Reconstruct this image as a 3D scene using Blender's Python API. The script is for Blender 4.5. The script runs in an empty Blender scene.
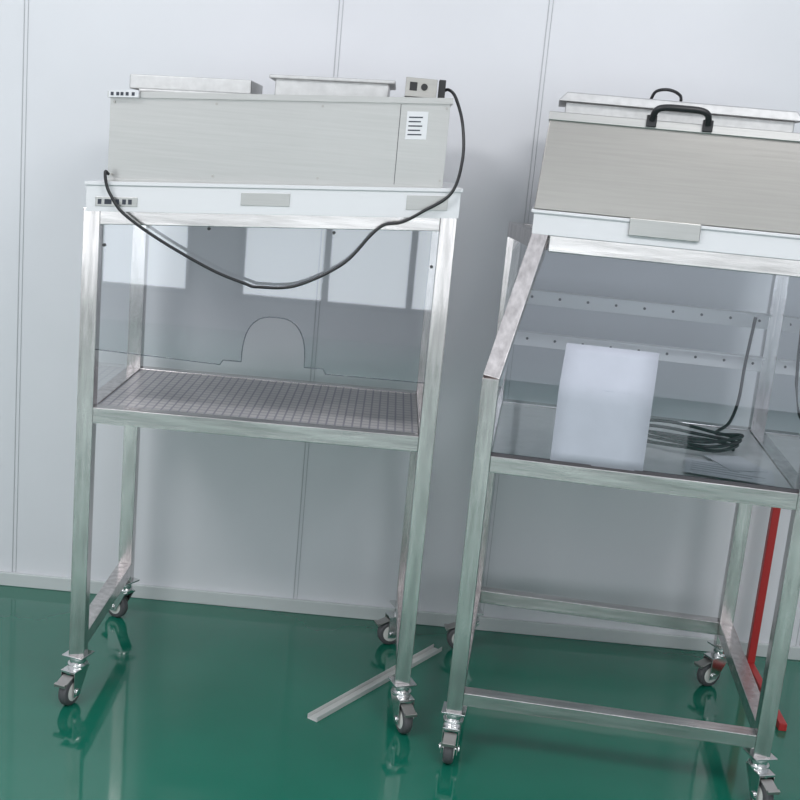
import bpy, bmesh, math, random
from mathutils import Vector, Matrix
random.seed(3)
S=bpy.context.scene
S.view_settings.view_transform='Standard'

# ------------------------------------------------------------ materials
def newmat(n):
    m=bpy.data.materials.new(n); m.use_nodes=True
    nt=m.node_tree; b=nt.nodes['Principled BSDF']; return m,nt,b
def pbr(n,col,rough=.5,metal=0,spec=.5,bump=0,bscale=40,vary=0,stretch=None,emit=0):
    m,nt,b=newmat(n)
    b.inputs['Base Color'].default_value=(*col,1); b.inputs['Roughness'].default_value=rough
    b.inputs['Metallic'].default_value=metal; b.inputs['Specular IOR Level'].default_value=spec
    if emit: b.inputs['Emission Color'].default_value=(*col,1); b.inputs['Emission Strength'].default_value=emit
    if bump or vary:
        tc=nt.nodes.new('ShaderNodeTexCoord'); mp=nt.nodes.new('ShaderNodeMapping')
        if stretch: mp.inputs['Scale'].default_value=stretch
        nz=nt.nodes.new('ShaderNodeTexNoise'); nz.inputs['Scale'].default_value=bscale; nz.inputs['Detail'].default_value=4
        nt.links.new(tc.outputs['Object'],mp.inputs[0]); nt.links.new(mp.outputs[0],nz.inputs['Vector'])
        if bump:
            bp=nt.nodes.new('ShaderNodeBump'); bp.inputs['Strength'].default_value=bump; bp.inputs['Distance'].default_value=.002
            nt.links.new(nz.outputs['Fac'],bp.inputs['Height']); nt.links.new(bp.outputs[0],b.inputs['Normal'])
        if vary:
            cr=nt.nodes.new('ShaderNodeMapRange'); cr.inputs['From Min'].default_value=.3; cr.inputs['From Max'].default_value=.7
            cr.inputs['To Min'].default_value=1-vary; cr.inputs['To Max'].default_value=1+vary
            mx=nt.nodes.new('ShaderNodeVectorMath'); mx.operation='SCALE'; mx.inputs[0].default_value=col
            nt.links.new(nz.outputs['Fac'],cr.inputs[0]); nt.links.new(cr.outputs[0],mx.inputs['Scale']); nt.links.new(mx.outputs[0],b.inputs['Base Color'])
    return m
STEEL=pbr('stainless_tube',(.62,.585,.58),.22,1,bump=.20,bscale=60,vary=.22,stretch=(1,1,.12))
STEELX=pbr('stainless_rail',(.57,.545,.54),.26,1,bump=.20,bscale=60,vary=.20,stretch=(.1,1,1))
SHEET=pbr('brushed_sheet_light',(.435,.43,.42),.36,1,bump=.07,bscale=220,vary=.035,stretch=(.03,1,1))
SHEETW=pbr('brushed_sheet_warm',(.37,.355,.335),.30,1,bump=.07,bscale=200,vary=.04,stretch=(.03,1,1))
GALV=pbr('galvanised',(.52,.52,.52),.5,1,bump=.1,bscale=50,vary=.08)
SHELFM=pbr('shelf_steel',(.66,.65,.64),.30,.25,bump=.06,bscale=30,vary=.05)
WHITE=pbr('white_coated',(.66,.66,.68),.35)
ALU=pbr('white_aluminium',(.88,.88,.88),.45)
CHAN=pbr('channel_aluminium',(.55,.56,.55),.45,.3)
PAPER=pbr('paper',(.42,.44,.50),.9,spec=.2,bump=.5,bscale=14,vary=.03)
BLACK=pbr('black_plastic',(.012,.012,.014),.4)
DARK=pbr('dark_gap',(.05,.05,.055),.6)
RUB=pbr('wheel_grey',(.07,.07,.075),.5)
HUB=pbr('wheel_hub',(.60,.60,.57),.45)
PEDAL=pbr('pedal',(.35,.34,.33),.4,.8)
CHROME=pbr('chrome',(.7,.7,.7),.18,1)
RED=pbr('red_paint',(.36,.02,.02),.4)
NAVY=pbr('label_print',(.03,.035,.05),.5)
WALLM=pbr('wall_panel',(.665,.67,.70),.36,bump=.03,bscale=3,vary=.015)
FRONTM=pbr('wall_plain',(.30,.30,.31),.6)
SEAM=pbr('panel_seam',(.46,.47,.49),.5)
BASEM=pbr('base_trim',(.50,.53,.53),.45)

def floor_mat():
    m,nt,b=newmat('green_epoxy')
    tc=nt.nodes.new('ShaderNodeTexCoord')
    n=nt.nodes.new('ShaderNodeTexNoise'); n.inputs['Scale'].default_value=1.6; n.inputs['Detail'].default_value=6
    r=nt.nodes.new('ShaderNodeValToRGB'); r.color_ramp.elements[0].position=.3; r.color_ramp.elements[1].position=.7
    r.color_ramp.elements[0].color=(.004,.105,.068,1); r.color_ramp.elements[1].color=(.008,.135,.09,1)
    nt.links.new(tc.outputs['Object'],n.inputs['Vector']); nt.links.new(n.outputs['Fac'],r.inputs[0]); nt.links.new(r.outputs[0],b.inputs['Base Color'])
    n2=nt.nodes.new('ShaderNodeTexNoise'); n2.inputs['Scale'].default_value=14
    bp=nt.nodes.new('ShaderNodeBump'); bp.inputs['Strength'].default_value=.05; bp.inputs['Distance'].default_value=.004
    nt.links.new(tc.outputs['Object'],n2.inputs['Vector']); nt.links.new(n2.outputs['Fac'],bp.inputs['Height']); nt.links.new(bp.outputs[0],b.inputs['Normal'])
    b.inputs['Roughness'].default_value=.07; b.inputs['Specular IOR Level'].default_value=.8
    return m
FLOORM=floor_mat()

def grid_mat():
    m,nt,b=newmat('grid_plate')
    tc=nt.nodes.new('ShaderNodeTexCoord')
    br=nt.nodes.new('ShaderNodeTexBrick'); br.offset=0; br.squash=1; br.offset_frequency=1
    br.inputs['Scale'].default_value=1; br.inputs['Brick Width'].default_value=.022; br.inputs['Row Height'].default_value=.030
    br.inputs['Mortar Size'].default_value=.0024; br.inputs['Mortar Smooth'].default_value=.1
    br.inputs['Color1'].default_value=(.56,.54,.53,1); br.inputs['Color2'].default_value=(.51,.49,.49,1); br.inputs['Mortar'].default_value=(.26,.25,.30,1)
    nt.links.new(tc.outputs['Object'],br.inputs['Vector']); nt.links.new(br.outputs['Color'],b.inputs['Base Color'])
    b.inputs['Roughness'].default_value=.36; b.inputs['Metallic'].default_value=.25
    return m
GRID=grid_mat()

def clear_mat(n,tint,ior=1.45,rough=.02,boost=1.0,gc=(1,1,1)):
    m=bpy.data.materials.new(n); m.use_nodes=True; nt=m.node_tree; nt.nodes.clear()
    o=nt.nodes.new('ShaderNodeOutputMaterial'); mx=nt.nodes.new('ShaderNodeMixShader')
    t=nt.nodes.new('ShaderNodeBsdfTransparent'); t.inputs[0].default_value=(*tint,1)
    g=nt.nodes.new('ShaderNodeBsdfGlossy'); g.inputs['Roughness'].default_value=rough; g.inputs['Color'].default_value=(*gc,1)
    f=nt.nodes.new('ShaderNodeFresnel'); f.inputs['IOR'].default_value=ior
    mu=nt.nodes.new('ShaderNodeMath'); mu.operation='MULTIPLY'; mu.inputs[1].default_value=boost
    nt.links.new(f.outputs[0],mu.inputs[0]); nt.links.new(mu.outputs[0],mx.inputs[0])
    nt.links.new(t.outputs[0],mx.inputs[1]); nt.links.new(g.outputs[0],mx.inputs[2]); nt.links.new(mx.outputs[0],o.inputs[0])
    return m
ACRYL=clear_mat('clear_curtain',(.94,.95,.97),1.5,.02,3.8,(.95,.97,1))
ACRYLE=clear_mat('curtain_edge',(.62,.64,.68),1.5,.1,1)
ACRYLS=clear_mat('clear_side_acrylic',(.95,.96,.97),1.5,.02,1.2)
GLASS=clear_mat('tinted_pane',(.82,.85,.885),1.5,.02,2.4,(.9,.95,1))

# ------------------------------------------------------------ mesh builder
class MB:
    def __init__(s,name,parent=None,bevel=.0015,loc=(0,0,0),rot=(0,0,0)):
        s.bm=bmesh.new(); s.mats=[]; s.name=name; s.parent=parent; s.bevel=bevel; s.loc=loc; s.rot=rot
    def mi(s,m):
        if m not in s.mats: s.mats.append(m)
        return s.mats.index(m)
    def faces(s,vs,fs,m,smooth=False):
        bv=[s.bm.verts.new(v) for v in vs]; i=s.mi(m)
        for f in fs:
            try:
                fc=s.bm.faces.new([bv[k] for k in f]); fc.material_index=i; fc.smooth=smooth
            except ValueError: pass
    def hexa(s,v,m):
        s.faces(v,[(0,3,2,1),(4,5,6,7),(0,1,5,4),(1,2,6,5),(2,3,7,6),(3,0,4,7)],m)
    def box(s,a,b,m,R=None,c=None):
        v=[Vector(p) for p in ((a[0],a[1],a[2]),(b[0],a[1],a[2]),(b[0],b[1],a[2]),(a[0],b[1],a[2]),(a[0],a[1],b[2]),(b[0],a[1],b[2]),(b[0],b[1],b[2]),(a[0],b[1],b[2]))]
        if R is not None:
            c=Vector(c); v=[c+R@(p-c) for p in v]
        s.hexa(v,m)
    def tube(s,p,q,w,h,m,side=Vector((1,0,0))):
        p,q=Vector(p),Vector(q); d=(q-p).normalized(); a=(side-side.dot(d)*d).normalized(); b=d.cross(a)
        c=[a*(-w/2)+b*(-h/2),a*(w/2)+b*(-h/2),a*(w/2)+b*(h/2),a*(-w/2)+b*(h/2)]
        s.hexa([p+x for x in c]+[q+x for x in c],m)
    def cyl(s,p,q,r,m,n=24,r2=None):
        p,q=Vector(p),Vector(q); d=(q-p).normalized(); r2=r if r2 is None else r2
        a=d.orthogonal().normalized(); b=d.cross(a); vs=[];i=s.mi(m)
        for k in range(n):
            t=2*math.pi*k/n; vs.append(s.bm.verts.new(p+(a*math.cos(t)+b*math.sin(t))*r))
        for k in range(n):
            t=2*math.pi*k/n; vs.append(s.bm.verts.new(q+(a*math.cos(t)+b*math.sin(t))*r2))
        for k in range(n):
            f=s.bm.faces.new([vs[k],vs[(k+1)%n],vs[n+(k+1)%n],vs[n+k]]); f.material_index=i; f.smooth=True
        f=s.bm.faces.new(vs[:n][::-1]); f.material_index=i
        f=s.bm.faces.new(vs[n:]); f.material_index=i
    def lathe(s,c,axis,prof,m,n=32):
        c=Vector(c); axis=Vector(axis).normalized(); a=axis.orthogonal().normalized(); b=axis.cross(a); i=s.mi(m); rings=[]
        for (h,r) in prof:
            rings.append([s.bm.verts.new(c+axis*h+(a*math.cos(2*math.pi*k/n)+b*math.sin(2*math.pi*k/n))*r) for k in range(n)])
        for x,y in zip(rings[:-1],rings[1:]):
            for k in range(n):
                f=s.bm.faces.new([x[k],x[(k+1)%n],y[(k+1)%n],y[k]]); f.material_index=i; f.smooth=True
    def shear(s,fn):
        for v in s.bm.verts: v.co=Vector(fn(v.co))
    def done(s):
        bmesh.ops.recalc_face_normals(s.bm,faces=s.bm.faces)
        me=bpy.data.meshes.new(s.name); s.bm.to_mesh(me); s.bm.free()
        for m in s.mats: me.materials.append(m)
        o=bpy.data.objects.new(s.name,me); bpy.context.collection.objects.link(o)
        o.parent=s.parent; o.location=s.loc; o.rotation_euler=s.rot
        if s.bevel:
            md=o.modifiers.new('b','BEVEL'); md.width=s.bevel; md.segments=2; md.limit_method='ANGLE'; md.angle_limit=math.radians(50)
        return o
def empty(n,loc=(0,0,0),rz=0,parent=None):
    o=bpy.data.objects.new(n,None); bpy.context.collection.objects.link(o); o.location=loc; o.rotation_euler=(0,0,rz); o.parent=parent; o.empty_display_size=.1; return o
def catmull(pts,n=10):
    P=[Vector(p) for p in pts]; P=[2*P[0]-P[1]]+P+[2*P[-1]-P[-2]]; out=[]
    for i in range(1,len(P)-2):
        for k in range(n):
            t=k/n; a,b,c,d=P[i-1:i+3]
            out.append(.5*((2*b)+(c-a)*t+(2*a-5*b+4*c-d)*t*t+(-a+3*b-3*c+d)*t**3))
    out.append(P[-2]); return out
def cable(name,pts,r,mat,parent=None,sm=True):
    cu=bpy.data.curves.new(name,'CURVE'); cu.dimensions='3D'; cu.bevel_depth=r; cu.bevel_resolution=3
    q=catmull(pts) if sm else [Vector(p) for p in pts]
    sp=cu.splines.new('POLY'); sp.points.add(len(q)-1)
    for a,b in zip(sp.points,q): a.co=(*b,1)
    cu.materials.append(mat); cu.use_fill_caps=True
    o=bpy.data.objects.new(name,cu); bpy.context.collection.objects.link(o); o.parent=parent; return o

def caster(name,parent,x,y,ang,top=.131,r=.039):
    b=MB(name,parent,bevel=.001,loc=(x,y,0),rot=(0,0,ang))
    off=.032
    b.box((-.030,-.030,top-.005),(.030,.030,top),CHROME)
    b.cyl((0,0,top-.03),(0,0,top-.005),.021,CHROME); b.cyl((0,0,top-.036),(0,0,top-.026),.026,CHROME)
    b.box((-.022,-.021,top-.040),(.044,.021,top-.034),CHROME)
    for sy in (-1,1):
        y0=sy*.019; y1=sy*.0215
        ya,yb=min(y0,y1),max(y0,y1)
        b.hexa([Vector(p) for p in ((off-.013,ya,r-.012),(off+.013,ya,r-.012),(off+.013,yb,r-.012),(off-.013,yb,r-.012),
               (-.022,ya,top-.034),(.044,ya,top-.034),(.044,yb,top-.034),(-.022,yb,top-.034))],CHROME)
        b.cyl((off,sy*.0215,r),(off,sy*.026,r),.009,CHROME,12)
    b.lathe((off,0,r),(0,1,0),[(-.012,.012),(-.0125,.022),(-.0125,r-.006),(-.010,r-.002),(-.006,r),(.006,r),(.010,r-.002),(.0125,r-.006),(.0125,.022),(.012,.012)],RUB)
    b.lathe((off,0,r),(0,1,0),[(-.0145,0.001),(-.0145,.012),(-.0132,.023),(-.0124,.026)],HUB)
    b.lathe((off,0,r),(0,1,0),[(.0145,0.001),(.0145,.012),(.0132,.023),(.0124,.026)],HUB)
    b.cyl((off,-.024,r),(off,.024,r),.005,CHROME,12)
    R=Matrix.Rotation(.35,3,'Y')
    b.box((.040,-.016,top-.05),(.080,.016,top-.046),PEDAL,R,(.040,0,top-.048))
    b.box((.074,-.016,top-.052),(.082,.016,top-.042),PEDAL,R,(.040,0,top-.048))
    return b.done()

T=.04
# ------------------------------------------------------------ bench 1
B1=empty('clean_bench',(-.796,2.746,0),.019)
W,D,SH=.892,.566,.798
K=.072
def topz(x): return 1.276+K*x
f=MB('frame_posts',B1)
for (x,y) in ((0,0),(W-T,0),(0,D-T),(W-T,D-T)):
    f.box((x,y,.131),(x+T,y+T,topz(x)+.01),STEEL)
f.done()
f=MB('frame_rails',B1)
f.box((T,.0,SH-T),(W-T,T,SH),STEELX); f.box((T,D-T,SH-T),(W-T,D,SH),STEELX)
f.done()
f=MB('side_rails',B1)
for x in (0,W-T):
    f.box((x,T,SH-T),(x+T,D-T,SH),STEEL); f.box((x,T,.15),(x+T,D-T,.19),STEEL)
f.done()
f=MB('top_rails',B1)
f.box((T,0,1.276-.03),(W-T,T,1.276+.008),STEELX); f.box((T,D-T,1.246),(W-T,D,1.284),STEELX)
for x in (0,W-T): f.box((x,T,1.246),(x+T,D-T,1.284),STEEL)
f.shear(lambda c:(c.x,c.y,c.z+K*c.x)); f.done()
f=MB('grid_shelf_plate',B1,bevel=0)
f.box((T+.001,T+.001,SH-.012),(W-T-.001,D-T-.001,SH-.003),GRID); f.done()
f=MB('header_tray',B1)
z0=1.286
f.box((.008,-.008,z0),(W+.002,D+.004,z0+.066),WHITE)
f.box((.004,-.012,z0+.062),(W+.006,D+.008,z0+.07),WHITE)
f.box((.03,-.0095,z0+.012),(.13,-.0078,z0+.034),SHEET)
for i,xx in enumerate((.036,.052,.060,.078,.094,.108)):
    f.box((xx,-.0101,z0+.017),(xx+.009,-.0094,z0+.029),NAVY)
f.box((W*.42,-.0095,z0+.02),(W*.55,-.0078,z0+.05),SHEET)
f.box((W*.86,-.0095,z0+.018),(W*.97,-.0078,z0+.052),SHEET)
f.shear(lambda c:(c.x,c.y,c.z+K*c.x-.008)); f.done()
f=MB('filter_box',B1,bevel=.002)
zb=z0+.062; zt=zb+.215
f.box((.050,.02,zb),(.850,.50,zt),SHEET)
f.box((.045,.012,zt-.012),(.855,.505,zt+.002),SHEET)
f.box((.050,.0185,zb),(.850,.021,zb+.014),SHEET)
f.box((.733,.0192,zb+.01),(.7345,.0202,zt-.014),DARK)
f.box((.750,.0185,zb+.12),(.800,.0198,zt-.03),WHITE)
for k in range(5): f.box((.755,.0180,zb+.13+k*.01),(.788-.004*(k%2),.0184,zb+.133+k*.01),NAVY)
f.box((.05,.0,zt-.012),(.12,.0115,zt+.004),WHITE)
for xx in (.055,.068,.078,.090,.104): f.box((xx,-.0007,zt-.008),(xx+.007,-.0001,zt),NAVY)
for xx in (.060,.30,.55,.842):
    f.cyl((xx,.0165,zb+.025),(xx,.0205,zb+.025),.003,SHEETW,10); f.cyl((xx,.0165,zt-.022),(xx,.0205,zt-.022),.003,SHEETW,10)
f.shear(lambda c:(c.x,c.y,c.z+K*c.x-.008)); f.done()
f=MB('fan_housing',B1,bevel=.003)
f.box((.09,.13,zt+.002),(.75,.44,zt+.010),GALV)
f.box((.42,.15,zt+.010),(.70,.40,zt+.055),GALV)
f.box((.405,.14,zt+.050),(.715,.41,zt+.060),GALV)
f.box((.06,.16,zt+.010),(.36,.40,zt+.045),GALV)
f.shear(lambda c:(c.x,c.y,c.z+K*c.x*.6)); f.done()
f=MB('speed_controller',B1)
f.box((.740,.05,zt+.052),(.815,.12,zt+.096),SHEETW); f.cyl((.785,.042,zt+.076),(.785,.05,zt+.076),.008,BLACK,16); f.box((.750,.0485,zt+.066),(.768,.0502,zt+.086),BLACK); f.box((.820,.07,zt+.055),(.836,.11,zt+.098),BLACK)
f.done()
cable('power_cable',[(.06,-.012,1.37),(.055,-.022,1.375),(.058,-.024,1.35),(.07,-.024,1.322),(.104,-.024,1.28),(.195,-.024,1.225),(.317,-.024,1.168),(.40,-.024,1.142),(.43,-.024,1.137),(.52,-.024,1.148),(.628,-.024,1.21),(.69,-.024,1.285),(.72,-.024,1.312),(.76,-.024,1.322),(.805,-.026,1.35),(.87,-.026,1.40),(.889,-.02,1.48),(.882,.0,1.56),(.862,.04,1.62),(.845,.08,1.64),(.830,.09,1.635)],.0038,BLACK,B1)
f=MB('clear_curtain_sheet',B1,bevel=0)
x0,x1,zb0=T,W-T,.932
bot=[(x0,zb0+.01)]
cx=.475; hw=.078; hh=.118; st=.012
bot+=[(.345,zb0),(.352,zb0+st),(cx-hw-.008,zb0+st)]
for k in range(0,25):
    t=math.pi*(1-k/24); bot.append((cx+hw*math.copysign(abs(math.cos(t))**.75,math.cos(t)),zb0+st+hh*abs(math.sin(t))**.75))
bot+=[(cx+hw+.008,zb0+st),(.600,zb0+st),(.607,zb0),(x1,zb0)]
for a,b in zip(bot[:-1],bot[1:]):
    if b[0]-a[0]<1e-6: continue
    f.faces([(a[0],.014,a[1]),(b[0],.014,b[1]),(b[0],.014,1.25+K*b[0]),(a[0],.014,1.25+K*a[0])],[(0,1,2,3)],ACRYL)
f.done()
cable('curtain_bottom_edge',[(a,.0135,b) for a,b in bot],.0014,ACRYLE,B1,sm=False)
f=MB('clear_side_panels',B1,bevel=0)
for x in (T/2,W-T/2):
    f.faces([(x,T,SH),(x,D-T,SH),(x,D-T,1.25+K*x),(x,T,1.25+K*x)],[(0,1,2,3)],ACRYLS)
f.done()
f=MB('curtain_screws',B1,bevel=0)
for x,z in ((.05,1.2),(W-.05,1.22),(.3,1.262),(.6,1.28)): f.cyl((x,.008,z),(x,.014,z),.004,DARK,10)
f.done()
caster('caster_1',B1,T/2,T/2,-1.9); caster('caster_2',B1,W-T/2,T/2,-1.2)
caster('caster_3',B1,T/2,D-T/2,2.6); caster('caster_4',B1,W-T/2,D-T/2,3.5)

# ------------------------------------------------------------ bench 2
B2=empty('clean_bench.001',(.188,2.637,0),-.111)
W2,D2,S2,E2,T2,SB=.795,.70,.799,.985,1.318,.222
IN=.078; XR=W2+.005
f=MB('front_posts',B2)
for x,dx in ((0,IN),(W2-T,.005)):
    f.box((x,0,.131),(x+T,T,E2),STEEL)
    f.tube((x+T/2,T/2,E2-.006),(x+T/2+dx,T/2+SB,T2+.01),T,T,STEEL)
f.done()
f=MB('rear_posts',B2)
for x in (0,W2-T): f.box((x,D2-T,.131),(x+T,D2,T2-T),STEEL)
f.done()
f=MB('frame_rails',B2)
f.box((T,0,S2-T),(W2-T,T,S2),STEELX); f.box((T,D2-T,S2-T),(W2-T,D2,S2),STEELX)
f.box((T,0,.150),(W2-T,T,.185),STEELX); f.box((T,D2-T,.165),(W2-T,D2,.205),STEELX)
f.box((T+IN,SB,T2-T),(XR-T,SB+T,T2),STEELX); f.box((0,D2-T,T2-T),(W2,D2,T2),STEELX)
f.done()
f=MB('side_rails',B2)
for x,dx in ((0,IN),(W2-T,.005)):
    f.box((x,T,S2-T),(x+T,D2-T,S2),STEEL); f.box((x,T,.165),(x+T,D2-T,.205),STEEL)
    f.tube((x+T/2+dx,SB+T,T2-T/2),(x+T/2,D2-T,T2-T/2),T,T,STEEL)
f.done()
f=MB('slotted_back_rails',B2)
for z in (1.115,.993):
    f.box((T,D2-T-.006,z-.022),(W2-T,D2-T-.002,z+.020),ALU); f.box((T,D2-T-.04,z+.018),(W2-T,D2-T-.002,z+.022),ALU)
    for k in range(9): f.cyl((T+.05+k*.08,D2-T-.009,z),(T+.05+k*.08,D2-T-.005,z),.004,DARK,10)
f.done()
f=MB('shelf_plate',B2)
f.box((T+.001,T+.001,S2-.012),(W2-T-.001,D2-T-.001,S2-.004),SHELFM); f.done()
f=MB('front_pane',B2,bevel=0)
yv=T*.35
f.faces([(T,yv,S2),(W2-T,yv,S2),(W2-T,yv,E2),(T,yv,E2)],[(0,1,2,3)],GLASS)
f.faces([(T,yv,E2),(W2-T,yv,E2),(XR-T,yv+SB,T2-T*.6),(T+IN,yv+SB,T2-T*.6)],[(0,1,2,3)],GLASS)
f.done()
f=MB('side_panes',B2,bevel=0)
for x,dx in ((T/2,IN),(W2-T/2,.005)):
    f.faces([(x,T,S2),(x,D2-T,S2),(x,D2-T,T2-T),(x+dx,SB+T,T2-T),(x,T,E2)],[(0,1,2),(0,2,3),(0,3,4)],ACRYLS)
f.done()
f=MB('pane_seals',B2,bevel=0)
f.box((T,yv-.004,S2),(W2-T,yv+.004,S2+.006),DARK)
f.done()
f=MB('notice_paper',B2,bevel=0)
px0,px1=.180,.398
vs=[];fs=[]
L=math.hypot(SB,T2-E2)
for j in range(13):
    s=.803+j*(.295/12)
    for i in range(5):
        x=px0+(px1-px0)*i/4; w=.0008*math.sin(i*1.7+j*.5)
        if s<=E2: vs.append((x,yv-.004+w,s))
        else:
            k=(s-E2); vs.append((x+.06*k,yv-.004+w+k*SB/L,E2+k*(T2-E2)/L))
for j in range(12):
    for i in range(4):
        a=j*5+i; fs.append((a,a+1,a+6,a+5))
f.faces(vs,fs,PAPER,True)
o=f.done()
md=o.modifiers.new('s','SOLIDIFY'); md.thickness=.0004
z0=T2
f=MB('header_tray',B2)
f.box((IN-.005,SB-.01,z0),(XR+.005,D2+.004,z0+.058),WHITE)
f.box((IN-.012,SB-.016,z0+.052),(XR+.012,D2+.008,z0+.060),WHITE)
f.box((.305,SB-.020,z0+.02),(.475,SB-.009,z0+.062),SHEET)
f.done()
f=MB('filter_box',B2,bevel=.002)
zb=z0+.061; zt=zb+.232
ya,yb=SB-.012,D2-.03
def fr(x0,x1,y0,y1,za,X0,X1,Y0,Y1,zc,m): f.hexa([Vector(p) for p in ((x0,y0,za),(x1,y0,za),(x1,y1,za),(x0,y1,za),(X0,Y0,zc),(X1,Y0,zc),(X1,Y1,zc),(X0,Y1,zc))],m)
fr(IN-.006,XR+.006,ya,yb,zb,IN+.008,XR-.008,ya+.022,yb,zt,SHEETW)
fr(IN+.004,XR-.004,ya+.012,yb+.004,zt-.018,IN+.004,XR-.004,ya+.014,yb+.004,zt+.003,SHEET)
f.done()
f=MB('carry_handle',B2,bevel=.002)
hx0,hx1=.326,.458; yh=ya+.006; hz=zt+.004
for x in (hx0,hx1): f.box((x-.012,yh-.002,hz-.018),(x+.012,yh+.014,hz+.010),BLACK)
f.done()
cable('handle_grip',[(hx0,yh-.001,hz),(hx0+.006,yh-.018,hz+.020),(hx0+.025,yh-.024,hz+.028),(.392,yh-.026,hz+.029),(hx1-.025,yh-.024,hz+.028),(hx1-.006,yh-.018,hz+.020),(hx1,yh-.001,hz)],.008,BLACK,B2)
f=MB('fan_housing',B2,bevel=.003)
f.box((.12,SB+.12,zt+.003),(.68,D2-.08,zt+.035),GALV)
fr(.10,.70,SB+.10,D2-.06,zt+.035,.12,.68,SB+.11,D2-.07,zt+.058,GALV)
f.done()
cable('power_cable',[(.33,SB+.2,zt+.056),(.34,SB+.16,zt+.08),(.37,SB+.14,zt+.085),(.40,SB+.16,zt+.075),(.41,SB+.22,zt+.056)],.004,BLACK,B2)
caster('caster_1',B2,T/2,T/2,-1.6); caster('caster_2',B2,W2-T/2,T/2,-1.2)
caster('caster_3',B2,T/2,D2-T/2,3.4); caster('caster_4',B2,W2-T/2,D2-T/2,3.7)
c=[]
for k in range(46):
    t=k*.42; c.append((.53+.13*math.cos(t)*(1+.12*math.sin(k*1.3)),.36+.10*math.sin(t)*(1+.25*math.cos(k*.9)),S2+.004+.0009*k))
c+=[(.62,.42,S2+.03),(.66,.48,S2+.05),(.69,.56,S2+.10),(.70,.60,S2+.2),(.71,.61,S2+.33)]
cable('coiled_cord',c,.0045,BLACK,B2)
def sheet(name,x,y,w,h,ang,m,n=4,z=S2+.001):
    f=MB(name,B2,bevel=0,loc=(x,y,z),rot=(0,0,ang))
    f.box((0,0,0),(w,h,.0012),m)
    for k in range(n): f.box((.015,h-.03-k*.022,.0012),(w-.02-.03*(k%3),h-.024-k*.022,.0016),SEAM)
    f.done()
sheet('instruction_sheet',.50,.07,.21,.15,-.15,WHITE,5); sheet('folded_leaflet',.62,.13,.10,.14,.35,WHITE,0,S2+.003)

# ------------------------------------------------------------ red stand behind, right
R=empty('red_steel_stand',(1.165,3.36,0),-.05)
f=MB('stand_frame',R,bevel=.002)
for x in (0,.36):
    f.box((x,0,0),(x+.024,.024,.94),RED); f.box((x,-.40,.0),(x+.022,.0,.022),RED)
for z in (.60,.92): f.box((.024,.003,z),(.36,.021,z+.020),RED)
f.done()

# ------------------------------------------------------------ strip on floor
f=MB('aluminium_channel',None,bevel=.001,loc=(-.139,2.76,0),rot=(0,0,.99))
L=.62
f.box((0,0,0),(L,.032,.003),CHAN); f.box((0,0,.003),(L,.002,.014),CHAN); f.box((0,.030,.003),(L,.032,.014),CHAN)
f.done()

# ------------------------------------------------------------ room
def slab(name,a,b,m,bev=0):
    f=MB(name,None,bevel=bev); f.box(a,b,m); return f.done()
YW=3.475
slab('floor',(-4,-3.6,-.1),(4,YW+.1,0),FLOORM)
slab('wall_back',(-4,YW,0),(4,YW+.1,3),WALLM)
slab('wall_right',(4,-3.6,0),(4.1,YW+.1,3),WALLM)
slab('baseboard_back',(-4,YW-.012,0),(4,YW,.045),BASEM,.003)
for i,x in enumerate((-1.2,-.285,.32,1.35)):
    f=MB('trim_%d'%(i+1)); f.box((x,YW-.002,.045),(x+.003,YW,3),SEAM); f.box((x+.012,YW-.002,.045),(x+.014,YW,3),SEAM); f.done()
SKYP=pbr('window_daylight',(.93,.97,1.0),.5,emit=2.1)
FRAME=pbr('window_frame',(.15,.16,.17),.4)
YF=-3.4
slab('wall_front_lower',(-4,YF-.1,0),(4,YF,.25),FRONTM)
slab('wall_front_upper',(-4,YF-.1,2.5),(4,YF,3),FRONTM)
for i,(xa,xb) in enumerate(((-3.6,-1.5),(-1.1,.9),(1.4,3.4))):
    f=MB('window_%d'%(i+1),None,bevel=0)
    f.box((xa,YF-.06,.25),(xb,YF-.05,2.5),SKYP)
    for k in range(4):
        x=xa+(xb-xa)*k/3; f.box((x-.025,YF-.05,.25),(x+.025,YF,2.5),FRAME)
    for z in (.27,1.0,1.9,2.48): f.box((xa,YF-.05,z-.02),(xb,YF,z+.02),FRAME)
    f.done()
for i,(xa,xb) in enumerate(((-4,-3.6),(-1.5,-1.1),(.9,1.4),(3.4,4))):
    slab('wall_front_pier_%d'%(i+1),(xa,YF-.1,.25),(xb,YF,2.5),FRONTM)

def area(name,loc,target,sx,sy,e,col=(1,1,1)):
    l=bpy.data.lights.new(name,'AREA'); l.shape='RECTANGLE'; l.size=sx; l.size_y=sy; l.energy=e; l.color=col
    o=bpy.data.objects.new(name,l); bpy.context.collection.objects.link(o); o.location=loc
    o.rotation_euler=(Vector(target)-Vector(loc)).to_track_quat('-Z','Y').to_euler(); return o
area('overhead_fill_1',(-1.8,.6,2.95),(-1.6,1.8,0),1.2,.5,46)  # added fill light from above to brighten the wall, not a room fixture
area('overhead_fill_2',(1.2,.6,2.95),(1.0,1.8,0),1.2,.5,38)  # second added fill on the right, no fixture there
w=bpy.data.worlds.new('World'); S.world=w; w.use_nodes=True
w.node_tree.nodes['Background'].inputs[0].default_value=(.89,.935,1,1); w.node_tree.nodes['Background'].inputs[1].default_value=.93

# ------------------------------------------------------------ camera
cam=bpy.data.cameras.new('camera'); co=bpy.data.objects.new('camera',cam); bpy.context.collection.objects.link(co); S.camera=co
cam.sensor_width=36; cam.lens=36*1141.5/800; cam.clip_start=.05
pitch,roll=.212,.094
M=Matrix.Rotation(math.pi/2-pitch,4,'X')@Matrix.Rotation(roll,4,'Z')
co.matrix_world=Matrix.Translation((0,0,1.481))@M
